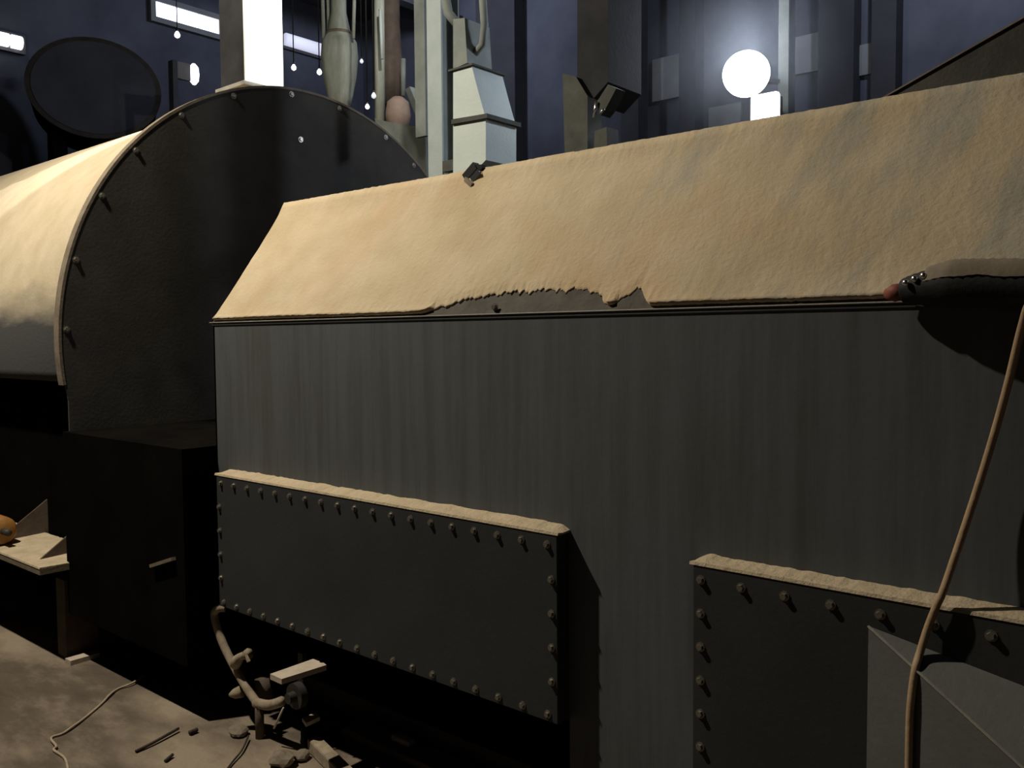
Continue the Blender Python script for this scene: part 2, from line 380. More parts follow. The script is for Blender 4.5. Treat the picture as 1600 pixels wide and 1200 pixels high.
# raised dusty cover sheet on the crest
a0 = onY(823, 268, RY); a1 = onY(892, 262, RY); zt = onY(829, 246, RY).z
mesh_obj('crest_cover', [(a0.x, RY-.012, RZ-.01), (a1.x, RY-.012, RZ-.01), (a1.x, RY+.02, zt), (a0.x+.02, RY+.02, zt),
                         (a0.x, RY+.16, RZ-.02), (a1.x, RY+.16, RZ-.02), (a1.x, RY+.14, zt), (a0.x+.02, RY+.14, zt)],
         [(0, 1, 2, 3), (4, 7, 6, 5), (0, 3, 7, 4), (1, 5, 6, 2), (3, 2, 6, 7), (0, 4, 5, 1)], M['dust'], mach)
# small bare rivet in the slid-off patch
for px, py in ((775, 480),):
    p = onY(px, py, W+.006); bolt(p - Vector((0, .004, 0)), mach)
# --- bolted cover box
cb = bmesh.new(); add_box(cb, (BX0, BF, BZ0), (BX1, W, BZ1), 0.002)
cover = bm_obj('cover_box', cb, M['panel'], mach)
for i in range(19):
    x = BX0+.035+(BX1-BX0-.07)*i/18
    bolt((x, BF, BZ0+.022), cover); bolt((x, BF, BZ1-.03), cover)
for i in range(1, 5):
    z = BZ0+.022+(BZ1-BZ0-.052)*i/5
    bolt((BX0+.018, BF, z), cover); bolt((BX1-.02, BF, z), cover)
def ledge_dust(name, x0, x1, yf, yb, z, parent, hgt=0.03, n=160, slope=0.0):
    v, f = [], []
    for i in range(n+1):
        x = x0+(x1-x0)*i/n
        j = noise.noise((x*12, 0, 3))*.004+noise.noise((x*40, 0, 7))*.003
        e = min(1, min(i, n-i)/4+0.35)
        zz = z
        v += [Vector((x, yf-.002, zz)), Vector((x, yf+.001, zz+.007+abs(j)*.5)), Vector((x, yf+(yb-yf)*.45, zz+(hgt*.62+j)*e)), Vector((x, yb, zz+(hgt+j)*e)), Vector((x, yb, zz))]
    for i in range(n):
        for k in range(4): f.append((i*5+k, (i+1)*5+k, (i+1)*5+k+1, i*5+k+1))
    f += [(0, 1, 2, 3, 4), (n*5+4, n*5+3, n*5+2, n*5+1, n*5)]
    o = mesh_obj(name, v, f, M['ledge_dust'], parent, False); o['kind'] = 'stuff'; return o
ledge_dust('ledge_dust', BX0-.012, BX1+.004, BF, W-.001, BZ1, cover, 0.022)
# --- second bolted panel with a tapered hood
pl = onY(1100, 875, W); PF = onX(1083, 882, pl.x).y
PX0, PZ1, PX1, PZ0 = pl.x, pl.z, 0.35, 0.25
pb = bmesh.new(); add_box(pb, (PX0, PF, PZ0), (PX1, W, PZ1), 0.002)
panel = bm_obj('hatch_panel', pb, M['panel_black'], mach)
for i in range(12): bolt((PX0+.022+.108*i, PF, PZ1-.035), panel)
for i in range(1, 9): bolt((PX0+.022, PF, PZ1-.035-.085*i), panel)
ledge_dust('ledge_dust', PX0-.01, PX1, PF, W-.001, PZ1, panel, 0.017)
HA = onY(1357, 978, PF-.001); HC = onY(1760, 1134, PF-.001); HB = onY(1352, 1260, PF-.001); HB = Vector((HA.x, HB.y, HB.z-.1))
HY = 1.79
H1 = onY(1640, 1237, HY); H2 = Vector((HC.x-.05, HY, H1.z-.05)); H3 = Vector((H1.x, HY, HB.z+.02)); H4 = Vector((H2.x, HY, HB.z+.02)); HD = Vector((HC.x, PF-.001, HB.z))
hood = mesh_obj('tapered_hood', [HA, HC, HD, HB, H1, H2, H4, H3], [(0, 4, 5, 1), (0, 3, 7, 4), (4, 7, 6, 5), (1, 5, 6, 2), (3, 2, 6, 7), (0, 1, 2, 3)], M['hood'], panel)
bar('hood_seam', HA+Vector((0, -.002, 0)), H1+Vector((0, -.002, 0)), .005, .003, M['edge'], hood)
# undercarriage below the cover box
for x in (-3.25, -2.5, -1.75):
    box('leg', (x-.04, 2.35, 0), (x+.04, 2.43, BZ0), M['soot'], mach)
box('base_beam', (-3.3, 2.33, 0.0), (BX1-.02, 2.45, 0.09), M['rust_dark'], mach)
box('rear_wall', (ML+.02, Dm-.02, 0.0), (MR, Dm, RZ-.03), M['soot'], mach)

# ------------------------------------------------------------------ the big drum beyond the machine
DX, DCY, DCZ, DR = -4.5, 3.369, 1.59, 1.521
drum = thing('rotary_drum', 'huge horizontal drum with a black round end plate and dust-covered shell', 'drum')
A0, A1 = math.radians(-8), math.radians(188)
def arc(r, n=96, a0=A0, a1=A1): return [(DCY-r*math.cos(a0+(a1-a0)*k/n), DCZ+r*math.sin(a0+(a1-a0)*k/n)) for k in range(n+1)]
XE = -9.5
v, f = [], []
for x in (DX, XE):
    for r in (DR-.066, DR-.078):
        v += [(x, y, z) for y, z in arc(r)]
N1 = 97
for k in range(96):
    f += [(k, k+1, 2*N1+k+1, 2*N1+k), (N1+k, 3*N1+k, 3*N1+k+1, N1+k+1), (k, N1+k, N1+k+1, k+1)]
f += [(0, 2*N1, 3*N1, N1), (96, N1+96, 3*N1+96, 2*N1+96)]
shell = mesh_obj('drum_shell', v, f, M['shell'], drum, True)
# end plate with straight lower sides down to the legs
outline = arc(DR-.006)[::-1]
lowY0, lowY1 = DCY-DR+.035, DCY+DR-.035
outl = [(y, z) for y, z in outline] + [(lowY0, 1.30), (lowY0, 0.40), (lowY1, 0.40), (lowY1, 1.30)]
n_ = len(outl)
vv = [(DX+.004, y, z) for y, z in outl] + [(DX-.008, y, z) for y, z in outl]
ff = [tuple(range(n_)), tuple(range(2*n_-1, n_-1, -1))] + [(k, (k+1) % n_, n_+(k+1) % n_, n_+k) for k in range(n_)]
plate = mesh_obj('end_plate', vv, ff, M['plate'], drum)
# rim angle along the plate edge
rv, rf = [], []
for y, z in arc(DR+.004): rv.append((DX+.006, y, z))
for y, z in arc(DR-.010): rv.append((DX+.006, y, z))
for y, z in arc(DR+.004): rv.append((DX-.05, y, z))
for y, z in arc(DR-.010): rv.append((DX-.05, y, z))
for k in range(96): rf += [(k, k+1, N1+k+1, N1+k), (k, 2*N1+k, 2*N1+k+1, k+1), (2*N1+k, 3*N1+k, 3*N1+k+1, 2*N1+k+1)]
rim = mesh_obj('rim_strip', rv, rf, M['brown_steel'], drum)
BIG = bolt_mesh(0.013, 0.008)
for px, py in ((110, 515), (115, 405), (150, 300), (205, 228), (278, 172), (363, 145), (455, 147), (530, 170), (603, 213), (648, 255)):
    p = onX(px, py, DX); a = math.atan2(p.z-DCZ, DCY-p.y); r = DR-.035
    bolt((DX+.004, DCY-r*math.cos(a), DCZ+r*math.sin(a)), plate, math.pi/2, BIG)
bolt(onX(470, 218, DX+.004), plate, math.pi/2, BIG)
# lower trough, legs, side ledge
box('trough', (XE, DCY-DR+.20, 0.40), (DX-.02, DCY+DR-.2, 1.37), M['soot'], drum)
for lx in (DX-.02, -7.2):
    for ly in (1.90, 4.75): box('leg', (lx-.10, ly-.06, 0), (lx, ly+.10, 0.40), M['rust_dark'] if ly < 2 else M['soot'], drum)
link = box('gap_shade_box', (DX+.01, 1.845, .24), (ML-.004, 3.3, 1.15), M['soot'], drum)  # added dark box: blocks the light so the gap's floor stays shaded
ha, hb = onY(237, 884, 1.835), onY(271, 873, 1.835)
bar('handle', ha, hb, .02, .014, M['brown_steel'], link)
lp = onZ(62, 888, 0.50); lq = onZ(97, 874, 0.50)
lo = Vector((-8.0, lp.y, .465)); hi = Vector((lp.x, DCY-DR+.20, .495))
ledge = box('side_ledge', lo, hi, M['brown_steel'], drum)
ledge_dust('ledge_dust', -8.0, hi.x, lo.y, hi.y-.02, .495, ledge, 0.02)
for gx in (hi.x-.16, hi.x-.75):
    mesh_obj('gusset', [(gx, lo.y+.06, .50), (gx, hi.y, .50), (gx, hi.y, .70), (gx-.012, lo.y+.06, .50), (gx-.012, hi.y, .50), (gx-.012, hi.y, .70)],
             [(0, 1, 2), (5, 4, 3), (0, 3, 4, 1), (1, 4, 5, 2), (2, 5, 3, 0)], M['rust_dark'], drum)
# orange gear motor sitting on the ledge
mo = thing('gear_motor', 'worn orange motor on the ledge below the big drum', 'motor')
mc = onZ(-6, 838, .56)
tube('motor_body', [(mc.x-.34, mc.y+.03, .585), (mc.x, mc.y+.03, .585), (mc.x+.02, mc.y+.03, .585)], .075, M['orange'], mo, 20, [.075, .075, .06])
tube('shaft', [(mc.x+.02, mc.y+.03, .585), (mc.x+.09, mc.y+.03, .585)], .018, M['dark_steel'], mo, 12)
box('foot', (mc.x-.28, mc.y-.03, .497), (mc.x-.05, mc.y+.09, .525), M['orange'], mo)

# white duct standing on the drum
WX1 = DX-.06
q0 = onX(384, 133, WX1); q1 = onX(443, 135, WX1)
WX0 = onY(345, 124, q0.y).x
wd = thing('square_duct', 'bright white square duct rising from the top of the big drum', 'duct')
zb = DCZ+DR-.02
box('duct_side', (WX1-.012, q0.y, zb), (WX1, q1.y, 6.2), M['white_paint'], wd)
dk = bmesh.new(); add_box(dk, (WX0, q0.y+.001, zb), (WX1-.012, q1.y-.001, 6.2)); bm_obj('duct_shade_body', dk, M['box_duct_shade'], wd)  # white duct's other faces coloured dark: their shade is in the colour
box('duct_flange', (WX0-.03, q0.y-.02, zb-.01), (WX1+.012, q1.y+.02, zb+.012), M['edge'], wd)

# ------------------------------------------------------------------ second tank in the dark
tc_ = onX(148, 138, -11.2); axd = Vector((CAM.x-tc_.x, CAM.y-tc_.y, 0)).normalized()
tk = thing('storage_tank', 'dark round tank in the gloom behind the big drum', 'tank')
dep = (tc_-CAM).dot(_F); TR = 95/FPX*dep
side = Vector((-axd.y, axd.x, 0))
def ringpts(c, r, n=48, sy=0.80): return [c+side*(r*math.cos(2*math.pi*k/n))+Vector((0, 0, r*sy*math.sin(2*math.pi*k/n))) for k in range(n)]
c1, c2 = tc_, tc_-axd*1.1
ra, rb = ringpts(c1, TR), ringpts(c2, TR)
mesh_obj('tank_shell', ra+rb, [(k, (k+1) % 48, 48+(k+1) % 48, 48+k) for k in range(48)], M['soot'], tk, True)
ri = ringpts(c1+axd*.03, TR*.93)
mesh_obj('tank_end', ri+ringpts(c1, TR*.93), [tuple(range(48))]+[(k, 48+k, 48+(k+1) % 48, (k+1) % 48) for k in range(48)], M['tank_grey'], tk)
rr1, rr2 = ringpts(c1+axd*.02, TR*1.02), ringpts(c1+axd*.02, TR*.93)
rr3 = ringpts(c1-axd*.04, TR*1.02)
mesh_obj('tank_rim', rr1+rr2+rr3, [(k, (k+1) % 48, 48+(k+1) % 48, 48+k) for k in range(48)]+[(k, 96+k, 96+(k+1) % 48, (k+1) % 48) for k in range(48)], M['dark_steel'], tk)
for s in (-1, 1):
    lpz = c1-axd*.3+side*s*TR*.6; box('tank_leg', (lpz.x-.08, lpz.y-.08, 0), (lpz.x+.08, lpz.y+.08, tc_.z-TR*.6), M['soot'], tk)
    lpz = c1-axd*.9+side*s*TR*.6; box('tank_leg', (lpz.x-.08, lpz.y-.08, 0), (lpz.x+.08, lpz.y+.08, tc_.z-TR*.6), M['soot'], tk)

# ------------------------------------------------------------------ pipes, sacks and ducts behind the drum and machine
def lathe(name, c, prof, mat, parent, n=24):
    v, f = [], []
    for (r, z) in prof: v += [(c.x+r*math.cos(2*math.pi*k/n), c.y+r*math.sin(2*math.pi*k/n), z) for k in range(n)]
    for i in range(len(prof)-1):
        for k in range(n): f.append((i*n+k, i*n+(k+1) % n, (i+1)*n+(k+1) % n, (i+1)*n+k))
    f += [tuple(range(n))[::-1], tuple(range((len(prof)-1)*n, len(prof)*n))]
    return mesh_obj(name, v, f, mat, parent, True)
def pxr(px, c): return px/FPX*((c-CAM).dot(_F))
YC = 5.75
def hang(name, label, cat, pts, mats, band=None):
    root = thing(name, label, cat, group='filter sleeves behind the drum')
    cx = pts[0][0]
    c = onY(cx, 60, YC); prof = []
    for x, y, r in pts: p = onY(cx, y, YC); prof.append((pxr(r, c), p.z))
    prof.sort(key=lambda t: t[1])
    return root, c, prof
r1, c, prof = hang('filter_sleeve', 'olive-grey dusty filter sleeve hanging just right of the white square duct', 'filter',
                   [(530, 172, 14), (530, 150, 20), (530, 120, 26), (530, 90, 29), (530, 66, 27), (530, 52, 18), (530, 20, 12), (530, -60, 12)], None)
lathe('sleeve_body', c, prof, M['olive_dust'], r1)
lathe('clamp_band', c, [(pxr(19, c), onY(530, 58, YC).z), (pxr(21, c), onY(530, 55, YC).z), (pxr(20, c), onY(530, 51, YC).z)], M['brown_steel'], r1)
for k, dx in enumerate((-24, -16, 22)):
    p = onY(530+dx, 60, YC-.02); q = onY(530+dx*1.15, -60, YC-.02); tube('hanger_strap', [p, q], .018, M['olive_dust'], r1, 8)
r2, c, prof = hang('filter_sleeve', 'brown hanging filter sleeve with a pinkish lower bag, left of the pale steel column', 'filter',
                   [(608, 165, 18), (608, 130, 22), (608, 100, 24), (608, 88, 20), (608, 40, 17), (608, -60, 17)], None)
lathe('sleeve_body', c, prof, M['rust_dark'], r2)
cb_ = onY(622, 172, YC-.15)
pb_ = [(pxr(6, cb_), onY(622, 205, YC-.15).z), (pxr(16, cb_), onY(622, 200, YC-.15).z), (pxr(20, cb_), onY(622, 180, YC-.15).z), (pxr(17, cb_), onY(622, 160, YC-.15).z), (pxr(8, cb_), onY(622, 152, YC-.15).z)]
bag = lathe('lower_bag', cb_, pb_, M['pink_clay'], r2); bag['label'] = 'pinkish lower bag'
p0, p1 = onY(594, 200, YC-.2), onY(592, -60, YC-.2); tube('side_pipe', [p0, p1], pxr(8, p0), M['olive_dust'], r2, 14)
p0, p1 = onY(597, 92, YC-.3), onY(594, 15, YC-.3); tube('bright_rod', [p0, p1], pxr(2.5, p0), M['pale_duct'], r2, 8)
p0, p1 = onY(630, 150, YC-.1), onY(630, 92, YC-.1); tube('side_pipe', [p0, p1], pxr(4, p0), M['grey_sheet'], r2, 8)
# pale sloping chute just behind the drum
ch = thing('sloping_chute', 'pale grey-green sloping chute behind the right shoulder of the big drum', 'chute')
P = [onY(585, 185, 4.9), onY(605, 190, 4.9), onY(664, 200, 4.9), onY(668, 330, 4.9), onY(640, 330, 4.9)]
mesh_obj('chute_face', P+[p+Vector((-.1, .5, 0)) for p in P], [(0, 1, 2, 3, 4), (9, 8, 7, 6, 5)]+[(k, (k+1) % 5, 5+(k+1) % 5, 5+k) for k in range(5)], M['grey_sheet'], ch)
mesh_obj('chute_lip', [onY(633, 140, 4.85), onY(640, 135, 4.85), onY(662, 190, 4.85), onY(654, 192, 4.85)]+[p+Vector((0, .06, 0)) for p in (onY(633, 140, 4.85), onY(640, 135, 4.85), onY(662, 190, 4.85), onY(654, 192, 4.85))],
         [(0, 1, 2, 3), (7, 6, 5, 4), (0, 4, 5, 1), (1, 5, 6, 2), (2, 6, 7, 3), (3, 7, 4, 0)], M['grey_sheet'], ch)
cl = onY(650, 330, 4.95); box('chute_leg', (cl.x-.05, 4.95, 0), (cl.x+.05, 5.05, onY(650, 320, 4.95).z), M['dark_steel'], ch)
# pale steel column (channel) with a tie bar to the duct
YP = 3.0 + .62
colm = thing('steel_column', 'narrow pale green steel column left of the pale tapered duct', 'column')
a, b = onY(668, 150, YP), onY(690, 150, YP)
g = bmesh.new(); add_box(g, (a.x, YP, 0), (b.x, YP+.012, 7.3)); bm_obj('front_flange', g, M['pale_green'], colm)
g = bmesh.new(); add_box(g, (a.x+(b.x-a.x)*.4, YP+.012, 0), (a.x+(b.x-a.x)*.55, YP+.14, 7.3)); bm_obj('web', g, M['grey_sheet'], colm)
g = bmesh.new(); add_box(g, (a.x, YP+.14, 0), (b.x, YP+.152, 7.3)); bm_obj('rear_flange', g, M['grey_sheet'], colm)
a2, b2 = onY(648, 100, YP+.25), onY(664, 100, YP+.25)
box('cable_tray', (a2.x, YP+.25, onY(650, 215, YP+.25).z), (b2.x, YP+.28, 7.3), M['grey_sheet'], colm)
z1 = onY(690, 252, YP).z; z0 = onY(690, 269, YP).z
box('tie_bar', (b.x, YP+.002, z0), (onY(709, 260, YP).x, YP+.03, z1), M['stanchion'], colm)
# pale tapered duct
du = thing('tapered_duct', 'pale off-white sheet duct with a flanged joint rising behind the slope crest', 'duct')
def hexa(name, A, Bq, dep, mat, parent):    # front quad A (4 px points at plane) extruded in depth
    pts = [onY(x, y, Bq) for x, y in A]; bk = [p+Vector((0, dep, 0)) for p in pts]; n = len(pts)
    return mesh_obj(name, pts+bk, [tuple(range(n)), tuple(range(2*n-1, n-1, -1))]+[(k, (k+1) % n, n+(k+1) % n, n+k) for k in range(n)], mat, parent)
YD = 3.5
lowz = onY(730, 420, YD)
hexa('duct_lower', [(708, 192), (759, 184), (759, 250), (742, 268), (736, 420), (708, 420)], YD, .25, M['pale_duct'], du)
hexa('duct_upper', [(708, 110), (736, 99), (747, 142), (757, 178), (708, 186)], YD, .25, M['pale_duct'], du)
hexa('flange', [(705, 187), (761, 177), (761, 184), (705, 194)], YD-.015, .28, M['stanchion'], du)
hexa('flange', [(700, 109), (738, 98), (738, 101), (700, 112)], YD-.012, .27, M['stanchion'], du)
hexa('duct_neck', [(708, 30), (726, 28), (730, 98), (708, 108)], YD+.02, .2, M['grey_sheet'], du)
tube('branch_pipe', [onY(728, 100, YD+.1), onY(742, 84, YD+.1), onY(754, 70, YD+.1), onY(757, 40, YD+.1), onY(752, -40, YD+.1)], pxr(6, lowz), M['grey_sheet'], du, 12)
tube('branch_pipe', [onY(716, 40, YD+.1), onY(700, 20, YD+.1), onY(690, -40, YD+.1)], pxr(8, lowz), M['grey_sheet'], du, 12)
# clamp on the crest
kz = onY(742, 274, RY+.005)
kl = thing('crest_clamp', 'small dark metal clamp gripping the slope crest below the pale duct', 'clamp')
up_ = Vector((0, 0, 1))
g = bmesh.new(); add_bar(g, onY(729, 279, RY-.02), onY(746, 259, RY-.02), .03, .03); bm_obj('jaw', g, M['rubber'], kl)
g = bmesh.new(); add_bar(g, onY(746, 262, RY-.015), onY(756, 262, RY-.01), .03, .018); bm_obj('jaw', g, M['rubber'], kl)
g = bmesh.new(); add_bar(g, onY(738, 282, RY-.035), onY(750, 268, RY-.035), .012, .022); bm_obj('spindle', g, M['chrome'], kl)
g = bmesh.new(); add_bar(g, onY(729, 280, RY-.03), onY(740, 290, RY-.045), .02, .016); bm_obj('foot_pad', g, M['brown_steel'], kl)
# hopper on legs behind the crest
ho = thing('support_stand', 'dusty grey-olive stand of pipe legs under a dark box behind the slope crest', 'stand')
YS = 3.55
zc = onY(900, 260, YS).z
hexa('box_top', [(902, -40), (950, -40), (950, 128), (922, 160), (902, 120)], YS+.05, .3, M['box_duct_shade'], ho)
hexa('leg', [(879, 115), (900, 120), (918, 150), (918, 300), (884, 300)], YS, .12, M['stanchion'], ho)
hexa('leg', [(929, 205), (948, 198), (950, 300), (926, 300)], YS+.02, .1, M['stanchion'], ho)
hexa('brace', [(932, 160), (950, 132), (963, 138), (945, 172), (938, 180)], YS-.01, .08, M['stanchion'], ho)
tube('rod', [onY(932, 158, YS-.02), onY(928, 184, YS-.02)], .008, M['chrome'], ho, 8)
tube('rod', [onY(944, 170, YS-.03), onY(937, 178, YS-.03)], .006, M['chrome'], ho, 8)
pA, pB = onY(882, 300, YS), onY(950, 300, YS)
box('lower_frame', (pA.x, YS, 0), (pB.x, YS+.2, pA.z+.02), M['soot'], ho)
# grey post beside the floodlight
po = thing('lighting_post', 'plain grey post just right of the round floodlight', 'post')
YL = 4.6
a, b = onY(1216, 100, YL+.2), onY(1232, 100, YL+.2)
box('post_shaft', (a.x, YL+.2, 0), (b.x, YL+.29, 6.5), M['grey_sheet'], po)
box('base_plate', (a.x-.08, YL+.12, 0), (b.x+.08, YL+.37, .02), M['dark_steel'], po)
# dark dusty hood rising behind the right end of the crest
hd = thing('rear_hood', 'dark sloping sheet hood rising behind the right end of the crest', 'hood')
A_ = [onY(1345, 175, 3.8), onY(1620, 18, 3.8)]
xr = 1.5
mesh_obj('hood_face', [A_[0], A_[1], Vector((xr, 3.8, A_[1].z+.55)), Vector((xr, 3.8, 0)), Vector((A_[0].x, 3.8, 0)),
                       A_[0]+Vector((0, .9, 0)), A_[1]+Vector((0, .9, 0)), Vector((xr, 4.7, A_[1].z+.55)), Vector((xr, 4.7, 0)), Vector((A_[0].x, 4.7, 0))],
         [(0, 1, 2, 3, 4), (9, 8, 7, 6, 5), (0, 5, 6, 1), (1, 6, 7, 2), (2, 7, 8, 3), (3, 8, 9, 4), (4, 9, 5, 0)], M['dark_steel'], hd)
bar('hood_edge', A_[0]+Vector((0, -.005, .003)), A_[1]+Vector((0, -.005, .003)), .012, .006, M['brown_steel'], hd)

# ------------------------------------------------------------------ lamps
def light(name, kind, loc, energy, col, rad, parent=None, **kw):
    d = bpy.data.lights.new(name, kind); d.energy = energy; d.color = col; d.shadow_soft_size = rad
    for k, v in kw.items(): setattr(d, k, v)
    o = bpy.data.objects.new(name, d); COL.objects.link(o); o.location = loc
    if parent: o.parent = parent
    return o
# warm work lamp hanging above the near end of the machine (above the picture)
ml = thing('hanging_work_lamp', 'warm work lamp with an added shadow visor hanging over the left end of the machine', 'lamp')
lathe('reflector_cap', MAIN_POS, [(.16, MAIN_POS.z+.06), (.12, MAIN_POS.z+.12), (.05, MAIN_POS.z+.16), (.03, MAIN_POS.z+.24)], M['lamp_body'], ml)
tube('cord', [MAIN_POS+Vector((0, 0, .22)), Vector((MAIN_POS.x, MAIN_POS.y, ZC))], .01, M['rubber'], ml, 8)
lathe('bulb', MAIN_POS, [(.01, MAIN_POS.z+.03), (.03, MAIN_POS.z+.045), (.03, MAIN_POS.z+.075), (.015, MAIN_POS.z+.09)], M['main_glow'], ml, 16)
light('work_light', 'SPOT', MAIN_POS, MAIN_POWER, MAIN_COL, 0.05, ml, spot_size=math.radians(142), spot_blend=1.0).rotation_euler = (Vector((-3.95, 2.2, 1.0))-MAIN_POS).to_track_quat('-Z', 'Y').to_euler()
def az(deg): a = math.radians(deg); return Vector((-math.cos(a), math.sin(a), 0))
tgt = onX(327, 330, DX); a_lo = math.degrees(math.atan2(tgt.y-MAIN_POS.y, MAIN_POS.x-tgt.x))
vz0, vz1 = 3.60, 4.55  # added visor, unseen: throws the upright shadow edge on the end plate
V = [MAIN_POS+az(a_lo)*.8, MAIN_POS+az(a_lo+6)*.8, MAIN_POS+az(a_lo+12)*.8]
vis = []
for p in V: vis += [Vector((p.x, p.y, vz0)), Vector((p.x, p.y, vz1))]
vis += [p+az(a_lo+6)*.006 for p in vis]
mesh_obj('shadow_visor', vis, [(0, 2, 3, 1), (2, 4, 5, 3), (6, 7, 9, 8), (8, 9, 11, 10), (0, 1, 7, 6), (4, 10, 11, 5), (1, 3, 9, 7), (3, 5, 11, 9), (0, 6, 8, 2), (2, 8, 10, 4)], M['lamp_body'], ml)
tube('shadow_visor_arm', [MAIN_POS+Vector((0, 0, .13)), MAIN_POS+az(a_lo+6)*.8+Vector((0, 0, -.56))], .004, M['lamp_body'], ml, 8)
# added spot fixture, unseen, put in to light the white duct's side
sp = thing('duct_fill_spot', 'added narrow spotlight, unseen, aimed at the white square duct', 'lamp')
aim = Vector((WX1, (q0.y+q1.y)/2, 3.55)); dd = (aim-STACK_LIGHT_POS).normalized()
tube('housing', [STACK_LIGHT_POS-dd*.02, STACK_LIGHT_POS-dd*.2, STACK_LIGHT_POS-dd*.24], .07, M['lamp_body'], sp, 20, [.08, .07, .03])
tube('hanger', [STACK_LIGHT_POS-dd*.2, Vector((STACK_LIGHT_POS.x, STACK_LIGHT_POS.y, ZC))], .012, M['lamp_body'], sp, 8)
so = light('duct_fill_light', 'SPOT', STACK_LIGHT_POS, STACK_POWER, (1.0, 0.99, 0.95), 0.03, sp, spot_size=math.radians(19), spot_blend=0.25)
so.rotation_euler = dd.to_track_quat('-Z', 'Y').to_euler()
# round floodlight facing the camera, and a square one under it
fc = onY(1166, 115, YL); fr = pxr(36, fc)
face = Vector((CAM.x-fc.x, CAM.y-fc.y, 0)).normalized()
fl = thing('round_floodlight', 'blazing round white floodlight behind the slope crest', 'floodlight')
def disc(name, c, axis, r0, r1, t, mat, parent, n=40):
    s = axis.cross(Vector((0, 0, 1))).normalized(); u = s.cross(axis)
    pa = [c+(s*math.cos(2*math.pi*k/n)+u*math.sin(2*math.pi*k/n))*r0 for k in range(n)]
    pb2 = [c-axis*t+(s*math.cos(2*math.pi*k/n)+u*math.sin(2*math.pi*k/n))*r1 for k in range(n)]
    return mesh_obj(name, pa+pb2, [tuple(range(n)), tuple(range(2*n-1, n-1, -1))]+[(k, (k+1) % n, n+(k+1) % n, n+k) for k in range(n)], mat, parent, False)
disc('lens', fc, face, fr, fr*.98, .02, M['flood_glow'], fl)
disc('housing', fc-face*.021, face, fr*.97, fr*.5, .12, M['lamp_body'], fl)
bar('bracket', fc-face*.10, Vector((a.x, YL+.21, fc.z-.02)), .04, .02, M['lamp_body'], fl)
light('flood_light', 'SPOT', fc+face*.06, FLOOD_POWER*.2, FLOOD_COL, 0.1, fl, spot_size=math.radians(150), spot_blend=0.6).rotation_euler = face.to_track_quat('-Z', 'Y').to_euler()
f2 = thing('square_floodlight', 'glowing white square lamp right below the round floodlight', 'floodlight')
YQ = YL-.05
qc = [onY(1171, 149, YQ), onY(1215, 149, YQ), onY(1215, 205, YQ), onY(1171, 205, YQ)]
bmq = bmesh.new(); add_box(bmq, (qc[0].x, YQ, qc[2].z), (qc[1].x, YQ+.05, qc[0].z), .02); bm_obj('diffuser', bmq, M['flood_glow_low'], f2)
bmq = bmesh.new(); add_box(bmq, (qc[0].x+.01, YQ+.051, qc[2].z+.01), (qc[1].x-.01, YQ+.1, qc[0].z-.01), .01); bm_obj('housing', bmq, M['lamp_body'], f2)
bar('bracket', Vector((qc[1].x-.03, YQ+.08, qc[0].z-.06)), Vector((a.x+.01, YL+.205, qc[0].z-.06)), .03, .02, M['lamp_body'], f2)
# added fill light for the back wall, unseen behind the round floodlight
light('back_wall_fill', 'POINT', fc-face*.25+Vector((0, 0, .3)), FLOOD_POWER, FLOOD_COL, 0.1, fl)

for (hx, hy, lab) in ((-9.5, 8.6, 'added cool fill lamp, unseen under the roof at the far end of the rear aisle'), (-2.6, 8.8, 'added cool fill lamp, unseen under the roof behind the sloping casing')):
    hb = thing('rear_fill_lamp', lab, 'lamp', group='added fill lamps of the rear aisle'); hz_ = 6.9
    hc = Vector((hx, hy, hz_))  # added unseen lamps that lift the rear aisle out of black
    lathe('shade', hc, [(.25, hz_+.02), (.2, hz_+.12), (.08, hz_+.22), (.06, hz_+.32)], M['lamp_body'], hb)
    lathe('bulb', hc, [(.04, hz_-.01), (.07, hz_+.0), (.07, hz_+.015)], M['bulb_glow'], hb, 16)
    tube('rod', [hc+Vector((0, 0, .32)), Vector((hx, hy, ZC))], .015, M['lamp_body'], hb, 8)
    light('rear_fill_light', 'POINT', hc+Vector((0, 0, -.12)), REAR_FILL_POWER, (0.72, 0.8, 1.0), 0.1, hb)
al = thing('sleeve_fill_lamp', 'small added fill lamp, unseen above the filter sleeves behind the big drum', 'lamp'); ac = Vector((-4.8, 4.55, 5.0))
lathe('shade', ac, [(.14, ac.z+.03), (.1, ac.z+.1), (.04, ac.z+.16)], M['lamp_body'], al)
lathe('bulb', ac, [(.02, ac.z-.03), (.035, ac.z), (.02, ac.z+.03)], M['bulb_glow'], al, 14)
tube('cord', [ac+Vector((0, 0, .16)), Vector((ac.x, ac.y, ZC))], .008, M['rubber'], al, 8)
light('sleeve_fill_light', 'POINT', ac+Vector((0, 0, -.08)), 95, (1.0, 0.97, 0.9), 0.05, al)  # added unseen lamp, there to brighten the filter sleeves
